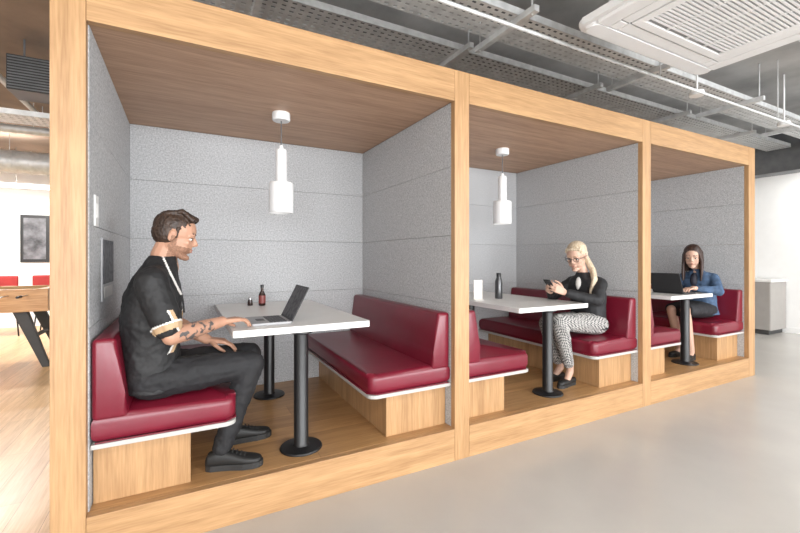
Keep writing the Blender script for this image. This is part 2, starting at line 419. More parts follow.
# ------------------------------------------------------------------ PEOPLE
def skinmat(n, c): return pm(n, c, 0.5, bump=0.05, bscale=120, var=0.05, vscale=14)
def hairmat(n, c, c2):
    m, nt, b = newmat(n)
    tc = nt.nodes.new('ShaderNodeTexCoord'); mp = nt.nodes.new('ShaderNodeMapping'); mp.inputs['Scale'].default_value = (110, 110, 12)
    no = nt.nodes.new('ShaderNodeTexNoise'); no.inputs['Scale'].default_value = 1; no.inputs['Detail'].default_value = 3
    nt.links.new(tc.outputs['Object'], mp.inputs['Vector']); nt.links.new(mp.outputs['Vector'], no.inputs['Vector'])
    r = nt.nodes.new('ShaderNodeValToRGB'); r.color_ramp.elements[0].position = 0.3; r.color_ramp.elements[1].position = 0.72
    r.color_ramp.elements[0].color = (*c, 1); r.color_ramp.elements[1].color = (*c2, 1)
    nt.links.new(no.outputs['Fac'], r.inputs['Fac']); nt.links.new(r.outputs['Color'], b.inputs['Base Color'])
    bp = nt.nodes.new('ShaderNodeBump'); bp.inputs['Strength'].default_value = 0.5; bp.inputs['Distance'].default_value = 0.003
    nt.links.new(no.outputs['Fac'], bp.inputs['Height']); nt.links.new(bp.outputs['Normal'], b.inputs['Normal'])
    b.inputs['Roughness'].default_value = 0.5
    return m
M_skin1 = skinmat('skin_tan', (0.46, 0.25, 0.165)); M_skin2 = skinmat('skin_fair', (0.56, 0.35, 0.26))
M_stub = pm('beard_stubble', (0.27, 0.14, 0.088), 0.7, bump=0.3, bscale=400, var=0.25, vscale=150)
M_tat = pm('tattooed_skin', (0.42, 0.23, 0.155), 0.5, c2=(0.07, 0.065, 0.065), vscale=38, thr=(0.42, 0.48))
M_lip = pm('lips', (0.42, 0.15, 0.12), 0.4, var=0.05)
M_eye = pm('eye_white', (0.55, 0.52, 0.49), 0.25, var=0.02); M_iris = pm('iris', (0.035, 0.03, 0.025), 0.2, var=0.1)
M_hair1 = hairmat('brown_hair', (0.016, 0.008, 0.005), (0.060, 0.032, 0.019))
M_hairb = hairmat('blonde_hair', (0.42, 0.31, 0.19), (0.74, 0.64, 0.50))
M_hair3 = hairmat('dark_brown_hair', (0.014, 0.007, 0.005), (0.06, 0.026, 0.018))
M_jean = pm('black_jeans', (0.012, 0.012, 0.014), 0.75, bump=0.3, bscale=20, var=0.2)
M_blazer = pm('black_blazer', (0.012, 0.012, 0.014), 0.7, bump=0.3, bscale=18, var=0.2)
M_denim = pm('blue_denim', (0.055, 0.10, 0.18), 0.8, bump=0.3, bscale=30, var=0.35, vscale=20)
M_skirt = pm('black_skirt_cloth', (0.013, 0.013, 0.016), 0.8, bump=0.2, bscale=20, var=0.2)
M_blouse = pm('dark_blouse', (0.03, 0.03, 0.045), 0.6, var=0.3, vscale=60)
M_shoe = pm('black_shoe', (0.01, 0.01, 0.01), 0.55, var=0.1)
M_sole = pm('black_rubber_sole', (0.022, 0.022, 0.022), 0.6, var=0.1)
M_lace = pm('shoe_laces', (0.05, 0.05, 0.05), 0.7, var=0.1)
M_gold = pm('beige_trim', (0.46, 0.31, 0.18), 0.6, var=0.05); M_trimw = pm('white_trim', (0.68, 0.66, 0.63), 0.6, var=0.03)
M_tee = pm('black_sports_tee', (0.010, 0.010, 0.011), 0.65, bump=0.25, bscale=18, var=0.2)
def checkmat():
    m, nt, b = newmat('houndstooth_cloth')
    tc = nt.nodes.new('ShaderNodeTexCoord'); mp = nt.nodes.new('ShaderNodeMapping'); mp.inputs['Rotation'].default_value = (0.6, 0.5, 0.785)
    c = nt.nodes.new('ShaderNodeTexChecker'); c.inputs['Scale'].default_value = 85
    c.inputs['Color1'].default_value = (0.48, 0.465, 0.44, 1); c.inputs['Color2'].default_value = (0.06, 0.06, 0.065, 1)
    nt.links.new(tc.outputs['Object'], mp.inputs['Vector']); nt.links.new(mp.outputs['Vector'], c.inputs['Vector'])
    nt.links.new(c.outputs['Color'], b.inputs['Base Color']); b.inputs['Roughness'].default_value = 0.85
    return m
M_check = checkmat()

def hand(bm, w, d, n, thumb, curl=(25, 30, 20), sc=1.0, spread=1.0):
    w, d = V(w), V(d).normalized(); n = V(n); n = (n - d * n.dot(d)).normalized()
    t = d.cross(n)
    if t.dot(V(thumb)) < 0: t = -t
    offs = [0.031, 0.0105, -0.0105, -0.030]; klen = [0.088, 0.091, 0.086, 0.077]
    ph = [(0.043, 0.026, 0.020), (0.048, 0.030, 0.021), (0.044, 0.028, 0.020), (0.034, 0.021, 0.018)]
    for i in range(4):
        k = w + d * klen[i] * sc + t * offs[i] * sc - n * 0.002
        cap(bm, w + t * offs[i] * 0.55 * sc, k, 0.015 * sc, 0.0125 * sc)
        p = k; ang = 0
        rr = [0.0098, 0.009, 0.0083, 0.0072]
        side = t * (offs[i] * 1.6 * spread)
        for j in range(3):
            ang += math.radians(curl[j] + (i * 2))
            dd = (d * math.cos(ang) + n * math.sin(ang) + side * math.cos(ang)).normalized()
            q = p + dd * ph[i][j] * sc
            cap(bm, p, q, rr[j] * sc, rr[j + 1] * sc); p = q
    p0 = w + d * 0.022 * sc + t * 0.022 * sc + n * 0.006
    p1 = p0 + (d * 0.62 + t * 0.70 + n * 0.30).normalized() * 0.043 * sc
    p2 = p1 + (d * 0.85 + t * 0.30 + n * 0.40).normalized() * 0.034 * sc
    p3 = p2 + (d * 0.92 + t * 0.02 + n * 0.40).normalized() * 0.027 * sc
    tube(bm, [p0, p1, p2, p3], [0.016 * sc, 0.0125 * sc, 0.0108 * sc, 0.0085 * sc])

def shoe(e, heel, d, L, mat, sole, z0=DK, hh=1.0, nm='shoe', low=False):
    d = V(d).normalized(); s = V((-d.y, d.x, 0)); h = V((heel[0], heel[1], z0)); k = L / 0.28
    bm = bmesh.new(); rings = []
    for t, w, hgt in [(0.0, 0.022, 0.05), (0.012, 0.033, 0.075), (0.05, 0.037, 0.088), (0.10, 0.038, 0.085), (0.15, 0.042, 0.068), (0.20, 0.047, 0.052), (0.245, 0.043, 0.044), (0.270, 0.030, 0.038), (0.28, 0.015, 0.03)]:
        hgt *= hh
        if low: hgt = min(hgt, 0.05); w *= 0.85
        rings.append((h + d * t * k + V((0, 0, 0.016 + hgt / 2)), s * w * k, V((0, 0, hgt / 2))))
    loft(bm, rings, 24, 0, 2.6)
    remesh(bm, nm + '_upper', mat, e, 0.005, 3)
    sh_ = 0.026 if low else 0.032
    bm = bmesh.new()
    prof = [(0.0, 0.015), (0.006, 0.026), (0.03, 0.037), (0.08, 0.036), (0.13, 0.039), (0.19, 0.049), (0.24, 0.046), (0.27, 0.033), (0.286, 0.012)]
    if low: prof = [(t, w * 0.85) for t, w in prof]
    out = [(t, w) for t, w in prof] + [(t, -w) for t, w in prof[::-1]]
    lo = [bm.verts.new(h + d * t * k + s * w * k + V((0, 0, 0.001))) for t, w in out]; hi = [bm.verts.new(h + d * t * k + s * w * k + V((0, 0, sh_))) for t, w in out]
    bm.faces.new(lo); bm.faces.new(hi[::-1])
    for i in range(len(out)): j = (i + 1) % len(out); bm.faces.new([lo[i], lo[j], hi[j], hi[i]])
    toobj(bm, nm + '_sole', sole, e)
    if not low:
        bm = bmesh.new()
        for i in range(5):
            t = 0.115 + i * 0.02; z = 0.016 + 0.087 - i * 0.0088
            c = h + d * t * k + V((0, 0, z)); cap(bm, c - s * 0.020, c + s * 0.020, 0.0035, 0.0035, 8)
        toobj(bm, nm + '_laces', M_lace, e, True)

def head(e, bm, c, f, pitch, yaw, hs, skin, beard=False, female=False):
    f = V(f).normalized(); up = V((0, 0, 1)); L = up.cross(f)
    R = Matrix((f, L, up)).transposed()
    R = R @ Matrix.Rotation(math.radians(yaw), 3, 'Z') @ Matrix.Rotation(math.radians(pitch), 3, 'Y')
    c = V(c)
    def P(x, y, z): return c + R @ (V((x, y, z)) * hs)
    def E(b, x, y, z, r, rot=None, mi=0):
        RR = R @ rot if rot is not None else R
        ell(b, P(x, y, z), (r[0] * hs, r[1] * hs, r[2] * hs), RR, mi)
    jw = 0.88 if female else 1.0; nl = 0.6 if female else 1.0
    E(bm, -0.012, 0, 0.030, (0.098, 0.076, 0.090))
    E(bm, 0.014, 0, -0.024, (0.072, 0.063 * jw, 0.083))
    E(bm, 0.004, 0, -0.045, (0.066, 0.060 * jw, 0.058))
    for s in (-1, 1):
        cap(bm, P(-0.014, s * 0.046 * jw, -0.055), P(0.050, s * 0.016 * jw, -0.096), 0.020 * hs, 0.017 * hs)
        E(bm, 0.046, s * 0.034, -0.022, (0.030, 0.024, 0.024))
        E(bm, 0.036, s * 0.028, -0.048, (0.036, 0.028, 0.036))
        E(bm, 0.090, s * 0.0105, -0.028, (0.009, 0.0070, 0.0070))
        E(bm, -0.012, s * 0.076, -0.004, (0.018, 0.007, 0.030), Matrix.Rotation(0.15, 3, 'Y'))
        E(bm, -0.010, s * 0.078, 0.012, (0.015, 0.008, 0.013))
        cap(bm, P(0.072, s * 0.018, 0.0125), P(0.064, s * 0.046, 0.0115), 0.0085 * hs, 0.0075 * hs)
        cap(bm, P(0.070, s * 0.020, -0.0125), P(0.063, s * 0.044, -0.0115), 0.0060 * hs, 0.0060 * hs)
    cap(bm, P(0.074, -0.034, 0.024), P(0.074, 0.034, 0.024), 0.010 * hs, 0.010 * hs)
    E(bm, 0.064, 0, -0.098, (0.021, 0.022, 0.016))
    cap(bm, P(0.080, 0, 0.010), P(0.0905 + 0.008 * nl, 0, -0.022), 0.0075 * hs, 0.0095 * hs)
    E(bm, 0.069, 0, -0.058, (0.017, 0.026, 0.018))
    d = bmesh.new()
    for s in (-1, 1):
        E(d, 0.0655, s * 0.031, -0.001, (0.0120, 0.0130, 0.0085), None, 0)
        E(d, 0.0755, s * 0.031, -0.0025, (0.0035, 0.0062, 0.0062), None, 1)
        cap(d, P(0.0825, s * 0.016, 0.028), P(0.0740, s * 0.046, 0.030), 0.0040 * hs, 0.0026 * hs, 8, 2)
        cap(d, P(0.0785, s * 0.020, 0.0065), P(0.0700, s * 0.043, 0.0055), 0.0018 * hs, 0.0018 * hs, 8, 1)
        cap(d, P(0.0850, 0, -0.0535), P(0.076, s * 0.019, -0.057), 0.0040 * hs, 0.0022 * hs, 8, 3)
        cap(d, P(0.0840, 0, -0.0625), P(0.076, s * 0.018, -0.059), 0.0048 * hs, 0.0022 * hs, 8, 3)
    return P, E, d

def person(name, f, loc, skin, hair, hc, pitch, yaw, hs, spine, sh, el, wr, hipL, hipR, kn, an, opts):
    e = empty(name, loc)
    f = V(f); L = V((0, 0, 1)).cross(f); female = opts.get('female', False)
    sk = bmesh.new()
    P, E, det = head(e, sk, hc, f, pitch, yaw, hs, skin, female=female)
    nb = V(spine[-1][0]); nr = 0.045 if female else 0.060
    tube(sk, [nb - V((0, 0, 0.06)), nb, P(-0.026, 0, -0.05)], [nr * 1.25, nr * 1.05, nr * 0.98])
    ar = opts.get('arm', (0.052, 0.047, 0.042, 0.043, 0.028))
    for side in (0, 1):
        S_, E_, W_ = V(sh[side]), V(el[side]), V(wr[side])
        m1 = S_.lerp(E_, 0.5); m2 = E_.lerp(W_, 0.3)
        tube(sk, [S_, m1, E_, m2, W_], ar)
        hd, hn, ht, hcurl = opts['hands'][side]
        hand(sk, W_ + V(hd).normalized() * 0.012, hd, hn, ht, hcurl, opts.get('handsc', 1.0))
    if opts.get('bare'):
        for side in (0, 1):
            K, A = V(kn[side]), V(an[side])
            tube(sk, [V((hipL, hipR)[side]).lerp(K, 0.6), K, K.lerp(A, 0.3), A], [0.062, 0.05, 0.05, 0.032])
    fw = opts['feet']
    for side in (0, 1):
        A = V(an[side]); hl, dr = fw[side]; dr = V(dr).normalized()
        if opts.get('bare') or opts.get('low'):
            cap(sk, A, V((hl[0], hl[1], DK + 0.045)) + dr * 0.12, 0.032, 0.026)
            if opts.get('low'):
                cap(sk, A + V((0, 0, 0.06)), A, 0.033, 0.031)
    x = (P(1, 0, 0) - P(0, 0, 0)).normalized(); z = (P(0, 0, 1) - P(0, 0, 0)).normalized()
    def mf(c):
        if not opts.get('beard'): return 0
        tE, tW = V(el[1]), V(wr[1]); dd = tW - tE; t = (c - tE).dot(dd) / dd.length_squared
        if 0.05 < t < 0.75 and ((c - tE) - dd * t).length < 0.07: return 2
        Ri = (c - P(0, 0, 0))
        lx, lz = Ri.dot(x) / hs, Ri.dot(z) / hs
        ly = abs(Ri.dot(L)) / hs
        if ly < 0.09 and -0.128 < lz < 0.0 and lx > -0.02:
            if lz < -0.046 and lx > -0.02 + max(0, -0.06 - lz) * 0.9 and not (lx > 0.075 and -0.066 < lz < -0.050 and ly < 0.022): return 1
            if abs(lx - 0.0) < 0.014 and lz < 0.0: return 1
        return 0
    remesh(sk, 'body_skin', [skin, M_stub, M_tat], e, 0.0042, 3, matfn=mf)
    toobj(det, 'face_details', [M_eye, M_iris, opts.get('brow', hair), M_lip], e, True)
    tp = bmesh.new(); k = opts.get('topk', 1.0)
    rings = []
    for c, hd, hw in spine: rings.append((V(c), f * hd * k, L * hw * k))
    loft(tp, rings, 36, 0, 2.4)
    for side in (0, 1):
        S_, E_, W_ = V(sh[side]), V(el[side]), V(wr[side])
        sr = opts.get('slv_r', (0.066, 0.062, 0.058, 0.05, 0.04))
        base = V(spine[-2][0]); cap(tp, base.lerp(S_, 0.2) - V((0, 0, 0.02)), S_, 0.05, sr[0])
        if opts.get('short'):
            q = S_.lerp(E_, 0.80); tube(tp, [S_, S_.lerp(E_, 0.4), q], [sr[0], sr[1], sr[2]])
        else:
            q = E_.lerp(W_, opts.get('slv', 0.93))
            tube(tp, [S_, S_.lerp(E_, 0.5), E_, E_.lerp(W_, 0.45), q], sr)
    remesh(tp, opts['topname'], opts['topm'], e, opts.get('vox', 0.007), 5, opts.get('folds', 0.016), 0.06, opts.get('topfn'))
    bt = bmesh.new()
    pel = (V(hipL) + V(hipR)) / 2
    pw = opts.get('pelw', 0.175)
    ell(bt, pel + V((0, 0, 0.015)), (0.125, pw, 0.10))
    if not opts.get('bare'):
        lr = opts['leg']
        for side, H in ((0, hipL), (1, hipR)):
            H, K, A = V(H), V(kn[side]), V(an[side])
            tube(bt, [H, H.lerp(K, 0.5), K, K.lerp(A, 0.35), A + (K - A).normalized() * opts.get('hem', 0.0)], lr)
        remesh(bt, opts['botname'], opts['botm'], e, 0.007, 5, 0.018, 0.05)
    else:
        km = (V(kn[0]) + V(kn[1])) / 2
        dirv = (km - pel)
        rr = []
        for t, w, h in [(0.0, 0.185, 0.10), (0.35, 0.18, 0.10), (0.7, 0.165, 0.088), (0.98, 0.15, 0.078)]:
            rr.append((pel + dirv * t + V((0, 0, 0.005)), L * w, V((0, 0, h))))
        loft(bt, rr, 30); remesh(bt, opts['botname'], opts['botm'], e, 0.007, 5, 0.01, 0.06)
    for side in (0, 1):
        hl, dr = fw[side]
        shoe(e, hl, dr, opts.get('shoeL', 0.29), M_shoe, M_sole, nm='shoe_%d' % (side + 1), low=opts.get('low', False) or opts.get('bare', False))
    return e, P, E

# ---- man
cy = 0.28
sp = [((-0.145, cy, 0.69), 0.132, 0.182), ((-0.150, cy, 0.80), 0.136, 0.176), ((-0.155, cy, 0.93), 0.136, 0.176), ((-0.152, cy, 1.06), 0.140, 0.194), ((-0.143, cy, 1.18), 0.133, 0.205), ((-0.130, cy, 1.268), 0.105, 0.175), ((-0.113, cy, 1.330), 0.082, 0.120), ((-0.098, cy, 1.378), 0.066, 0.070)]
shR, elR = V((-0.140, 0.090, 1.250)), V((-0.055, 0.030, 0.985))
shL, elL = V((-0.140, 0.470, 1.250)), V((-0.055, 0.535, 0.985))
def teefn(c):
    for S_, E_ in ((shR, elR), (shL, elL)):
        d = (E_ - S_); t = (c - S_).dot(d) / d.length_squared; r = ((c - S_) - d * t).length
        if r < 0.095 and 0.80 < t < 0.90: return 1
        if r < 0.095 and 0.77 < t <= 0.80: return 2
    if c.x > -0.10 and 0.88 < c.z < 1.12 and abs(c.y - cy) > 0.02:
        v = (c.x + 0.02) + abs(c.z - 1.0) * 0.45
        if 0.0 < v < 0.010: return 2
        if 0.010 <= v < 0.026: return 1
    v2 = (c.x + 0.095) - (1.37 - c.z) * 0.42
    if 1.17 < c.z < 1.375 and c.x > -0.12 and abs(v2) < 0.0050 and abs(c.y - cy) > 0.03: return 2
    return 0
man, P, E = person('seated_man', (1, 0, 0), (-0.1, cy, DK), M_skin1, M_hair1, (-0.036, cy, 1.486), 14, -5, 1.06, sp,
    sh=[shL, shR], el=[elL, elR], wr=[(0.12, 0.42, 0.885), (0.185, 0.19, 1.018)],
    hipL=(-0.15, 0.37, 0.745), hipR=(-0.15, 0.19, 0.745), kn=[(0.36, 0.43, 0.772), (0.34, 0.205, 0.767)], an=[(0.27, 0.47, 0.325), (0.185, 0.19, 0.325)],
    opts=dict(short=True, topname='tshirt', topm=[M_tee, M_gold, M_trimw], topfn=teefn, vox=0.005, botname='jeans', botm=M_jean, leg=(0.100, 0.091, 0.071, 0.067, 0.050), beard=True,
              slv_r=(0.078, 0.075, 0.070), handsc=1.0, hem=0.0, arm=(0.054, 0.050, 0.043, 0.045, 0.029),
              hands=[((1, -0.25, -0.18), (0, 0, -1), (0, -1, 0), (18, 22, 15)), ((0.88, 0.45, 0.0), (0, 0, -1), (0, 1, 0), (10, 24, 18))],
              feet=[((0.205, 0.475), (1, 0.06, 0)), ((0.105, 0.205), (0.95, -0.28, 0))], shoeL=0.29))
hb = bmesh.new()
E(hb, -0.022, 0, 0.046, (0.097, 0.0785, 0.083)); E(hb, -0.036, 0, 0.012, (0.081, 0.0765, 0.080))
for i in range(9):
    y = (i - 4) * 0.0135
    cap(hb, P(0.070 - abs(y) * 0.25, y, 0.106 - abs(y) * 0.2), P(0.0, y * 0.9, 0.128), 0.013, 0.013)
    cap(hb, P(0.0, y * 0.9, 0.126), P(-0.07, y * 0.8, 0.096), 0.013, 0.012)
for s in (-1, 1): cap(hb, P(0.006, s * 0.069, 0.035), P(0.006, s * 0.066, -0.005), 0.011, 0.007)
remesh(hb, 'hair', M_hair1, man, 0.0042, 1, 0.007, 0.010)
wire('lanyard', [(-0.165, 0.21, 1.350), (-0.080, 0.205, 1.330), (-0.006, 0.25, 1.20), (0.000, 0.27, 1.07)], 0.005, M_blackplastic, man)

# ---- woman with blonde hair
cy = 0.36
sp = [((3.43, cy, 0.70), 0.13, 0.178), ((3.435, cy, 0.80), 0.115, 0.155), ((3.432, cy, 0.91), 0.112, 0.150), ((3.415, cy, 1.02), 0.122, 0.165), ((3.395, cy, 1.10), 0.105, 0.168), ((3.375, cy, 1.165), 0.078, 0.135), ((3.362, cy, 1.20), 0.058, 0.075), ((3.352, cy, 1.23), 0.05, 0.050)]
w1, P, E = person('seated_woman', (-1, 0, 0), (3.4, cy, DK), M_skin2, M_hairb, (3.262, cy, 1.378), 20, 16, 1.10, sp,
    sh=[(3.395, 0.205, 1.125), (3.395, 0.515, 1.125)], el=[(3.235, 0.12, 0.985), (3.22, 0.60, 0.985)], wr=[(3.00, 0.27, 1.055), (3.00, 0.43, 1.055)],
    hipL=(3.43, 0.27, 0.745), hipR=(3.43, 0.45, 0.745), kn=[(2.93, 0.27, 0.80), (2.95, 0.43, 0.765)], an=[(3.09, 0.29, 0.335), (3.14, 0.44, 0.33)],
    opts=dict(female=True, topname='blazer', topm=M_blazer, botname='trousers', botm=M_check, leg=(0.10, 0.092, 0.073, 0.066, 0.050), slv=0.9, low=True, hem=0.09, brow=M_gold,
              slv_r=(0.062, 0.056, 0.052, 0.045, 0.036), handsc=0.95, arm=(0.045, 0.04, 0.036, 0.035, 0.024), topk=1.05,
              hands=[((-0.80, 0.30, 0.42), (-0.1, 0.95, 0.25), (0.5, 0, 0.85), (30, 45, 30)), ((-0.80, -0.30, 0.42), (-0.1, -0.95, 0.25), (0.5, 0, 0.85), (30, 45, 30))],
              feet=[((3.15, 0.29), (-1, -0.12, 0)), ((3.19, 0.44), (-1, 0.05, 0))], shoeL=0.24))
hb = bmesh.new()
E(hb, -0.022, 0, 0.044, (0.099, 0.081, 0.086)); E(hb, -0.040, 0, 0.010, (0.080, 0.077, 0.080))
for i in range(7):
    y = (i - 3) * 0.018; cap(hb, P(0.066 - abs(y) * 0.3, y, 0.090 - abs(y) * .25), P(-0.06, y * 0.6, 0.098), 0.012, 0.016)
for s in (-1, 1):
    cap(hb, P(0.038, s * 0.064, 0.055), P(-0.06, s * 0.06, 0.01), 0.012, 0.018)
ps = [P(-0.10, 0.0, 0.02), P(-0.110, 0.03, -0.03), V((3.385, 0.27, 1.25)), V((3.335, 0.215, 1.17)), V((3.295, 0.205, 1.08)), V((3.29, 0.21, 1.00))]
for k in range(7):
    o = V((random.uniform(-.014, .014), random.uniform(-.012, .012), random.uniform(-.02, .01)))
    tube(hb, [p + o * (0.4 + 0.25 * i) for i, p in enumerate(ps)], [0.018, 0.020, 0.018, 0.016, 0.012, 0.005], 10)
remesh(hb, 'hair', M_hairb, w1, 0.0042, 2, 0.003, 0.012)
def glasses(par, P):
    for s in (-1, 1):
        c = [P(0.090 - abs(s * 0.033 + 0.019 * math.cos(a)) * 0.12, s * 0.033 + 0.022 * math.cos(a), -0.001 + 0.018 * math.sin(a)) for a in [2 * math.pi * i / 14 for i in range(14)]]
        wire('glasses_rim', c, 0.0022, M_blackplastic, par, True)
        wire('glasses_temple', [P(0.084, s * 0.055, 0.006), P(0.05, s * 0.078, 0.008), P(-0.015, s * 0.086, 0.004)], 0.0022, M_blackplastic, par, smooth=False)
    wire('glasses_bridge', [P(0.092, -0.011, 0.004), P(0.096, 0, 0.007), P(0.092, 0.011, 0.004)], 0.0022, M_blackplastic, par, smooth=False)
glasses(w1, P)
bm = bmesh.new(); ell(bm, (3.340, cy, 1.12), (0.072, 0.040, 0.085)); toobj(bm, 'blouse', M_trimw, w1, True)
e = empty('smartphone', (2.90, 0.35, 1.11))
up_ = V((-0.66, 0, 0.75)).normalized(); sd = V((0, 1, 0))
Mp = Matrix.Translation((2.905, 0.35, 1.115)) @ Matrix((sd, up_, sd.cross(up_))).transposed().to_4x4()
bm = bmesh.new(); abox(bm, -0.037, 0.037, -0.075, 0.075, -0.004, 0.004, 0, 0.003, Mp); toobj(bm, 'case', M_blackplastic, e)
bm = bmesh.new(); abox(bm, -0.034, 0.034, -0.070, 0.070, -0.0048, -0.0041, 0, 0, Mp); toobj(bm, 'glass', M_screen, e)

# ---- woman with dark hair
cy = 0.38; ox = 2.045
sp2 = [((a[0] + ox, cy, a[2]), b_, c_) for a, b_, c_ in sp]
w2, P, E = person('seated_woman', (-1, 0, 0), (3.4 + ox, cy, DK), M_skin2, M_hair3, (3.258 + ox, cy, 1.378), 14, 22, 1.10, sp2,
    sh=[(3.395 + ox, 0.225, 1.125), (3.395 + ox, 0.535, 1.125)], el=[(5.345, 0.13, 0.985), (5.33, 0.62, 0.985)], wr=[(5.115, 0.28, 1.02), (5.115, 0.47, 1.02)],
    hipL=(3.43 + ox, 0.29, 0.745), hipR=(3.43 + ox, 0.47, 0.745), kn=[(4.99, 0.30, 0.775), (5.0, 0.45, 0.765)], an=[(5.06, 0.27, 0.30), (5.14, 0.43, 0.30)],
    opts=dict(female=True, bare=True, topname='denim_jacket', topm=M_denim, botname='skirt', botm=M_skirt, slv=0.8,
              slv_r=(0.062, 0.056, 0.052, 0.045, 0.036), handsc=0.95, arm=(0.045, 0.04, 0.036, 0.035, 0.024), topk=1.05,
              hands=[((-1, 0.1, -0.1), (0, 0, -1), (0, 1, 0), (10, 28, 20)), ((-1, -0.1, -0.1), (0, 0, -1), (0, -1, 0), (10, 28, 20))],
              feet=[((5.11, 0.27), (-1, -0.15, 0)), ((5.19, 0.43), (-1, 0.05, 0))], shoeL=0.24))
hb = bmesh.new()
E(hb, -0.022, 0, 0.044, (0.100, 0.082, 0.088)); E(hb, -0.042, 0, 0.0, (0.082, 0.080, 0.088))
for s in (-1, 1):
    for k in range(7):
        x0 = 0.035 - k * 0.018; o = random.uniform(-.004, .004)
        a = P(x0 * 0.7, s * 0.035, 0.105); b_ = P(x0 + 0.004, s * (0.075 - (0.012 if k == 0 else 0)), 0.03); c_ = P(x0 - 0.004, s * 0.080, -0.06)
        d_ = c_ + V((-0.003 + o, 0, -0.12)); g_ = d_ + V((-0.006 + o, s * 0.004, -0.09))
        tube(hb, [a, b_, c_, d_, g_], [0.016, 0.016, 0.017, 0.016, 0.008], 10)
for k in range(6):
    y = (k - 2.5) * 0.025; tube(hb, [P(-0.09, y, 0.04), P(-0.105, y, -0.05), P(-0.11, y, -0.1) + V((0, 0, -0.1))], [0.02, 0.02, 0.01], 10)
remesh(hb, 'hair', M_hair3, w2, 0.0042, 3, 0.003, 0.012)
bm = bmesh.new(); ell(bm, (3.335 + ox, cy, 1.10), (0.08, 0.05, 0.10)); toobj(bm, 'blouse', M_blouse, w2, True)

# ------------------------------------------------------------------ ceiling services
def ctray(name, x0, x1, y0, y1, z, pitch=0.06, lip=0.05, nrow=6, mat=None, cab=4):
    e = empty(name, ((x0 + x1) / 2, (y0 + y1) / 2, z)); bm = bmesh.new()
    w = y1 - y0; rw = w / nrow
    for i in range(nrow + 1):
        yc = y0 + i * rw; abox(bm, x0, x1, max(y0, yc - rw * 0.32), min(y1, yc + rw * 0.32), z, z + 0.002)
    n = int((x1 - x0) / pitch)
    for i in range(n + 1):
        xc = x0 + i * pitch; abox(bm, xc, xc + pitch * 0.5, y0, y1, z + 0.0001, z + 0.0021)
    abox(bm, x0, x1, y0, y0 + 0.002, z, z + lip); abox(bm, x0, x1, y1 - 0.002, y1, z, z + lip)
    toobj(bm, 'perforated_channel', mat or M_galv, e)
    bm = bmesh.new(); x = x0 + 0.7
    while x < x1:
        abox(bm, x, x + 0.041, y0 - 0.14, y1 + 0.14, z - 0.042, z - 0.001)
        for yy in (y0 - 0.10, y1 + 0.10): cyl(bm, (x + 0.02, yy, z - 0.05), (x + 0.02, yy, CH), 0.006, seg=8)
        x += 1.55
    toobj(bm, 'hanger_struts', M_galv, e)
    bm = bmesh.new()
    for k in range(cab):
        yc = y0 + 0.04 + k * 0.045; cyl(bm, (x0, yc, z + 0.018), (x1, yc, z + 0.018), 0.012, seg=8)
    toobj(bm, 'cables', M_galvd, e)
ctray('cable_tray', -0.3, 8.1, -0.24, 0.08, 2.97)
ctray('cable_tray', -0.3, 8.1, 0.42, 0.72, 3.04)
ctray('cable_tray', -0.3, 8.1, -1.15, -0.85, 3.12, cab=2)
ctray('cable_tray', -4.4, -0.7, 2.85, 3.2, 2.72, mat=M_galv)
def pipe(name, a, b, r, mat, bands=0):
    bm = bmesh.new(); cyl(bm, a, b, r, seg=28)
    a, b = V(a), V(b)
    for i in range(bands):
        p = a.lerp(b, (i + 0.5) / bands); d = (b - a).normalized(); cyl(bm, p - d * 0.006, p + d * 0.006, r * 1.035, seg=28)
    L = (b - a).length; n = max(2, int(L / 1.8))
    for i in range(n):
        p = a.lerp(b, (i + 0.5) / n); cyl(bm, p + V((0, 0, r * 0.9)), (p.x, p.y, CH), 0.005, seg=8)
    return toobj(bm, name, mat, None, True, 40)
pipe('electrical_conduit', (0.2, -0.46, 2.72), (8.1, -0.46, 2.72), 0.011, M_galv)
pipe('spiral_duct', (-0.2, 1.25, 3.05), (8.1, 1.25, 3.05), 0.15, M_galv, 40)
pipe('ventilation_duct', (-4.4, 5.4, 2.72), (-0.75, 5.4, 2.72), 0.16, M_galv, 20)
pipe('water_pipe', (-4.4, 4.4, 2.95), (-0.75, 4.4, 2.95), 0.05, M_galv, 6)
pipe('sprinkler_pipe', (-1.6, 1.0, 3.14), (-1.6, 8.0, 3.14), 0.03, M_galv, 4)
bm = bmesh.new()
for i in range(14):
    y = YF + 0.4 + i * 1.2; abox(bm, -0.58, XR, y, y + 0.015, CH - 0.006, CH)
toobj(bm, 'ceiling_formwork_joints', M_galvd)
box('ceiling_beam', 8.2, 8.55, YF, YB, 2.70, CH, M_galvd, None, 0.004)
e = empty('ceiling_speaker', (-1.1, 2.4, 3.0))
box('enclosure', -1.33, -0.95, 2.35, 2.65, 2.80, 3.10, M_black, e, 0.006)
bm = bmesh.new()
for i in range(12): abox(bm, -1.32, -0.96, 2.342, 2.35, 2.812 + i * 0.024, 2.822 + i * 0.024)
toobj(bm, 'grille', M_galvd, e)
bm = bmesh.new(); cyl(bm, (-1.25, 2.5, 3.1), (-1.25, 2.5, CH), 0.008, seg=8); cyl(bm, (-1.0, 2.5, 3.1), (-1.0, 2.5, CH), 0.008, seg=8); toobj(bm, 'rods', M_galvd, e)

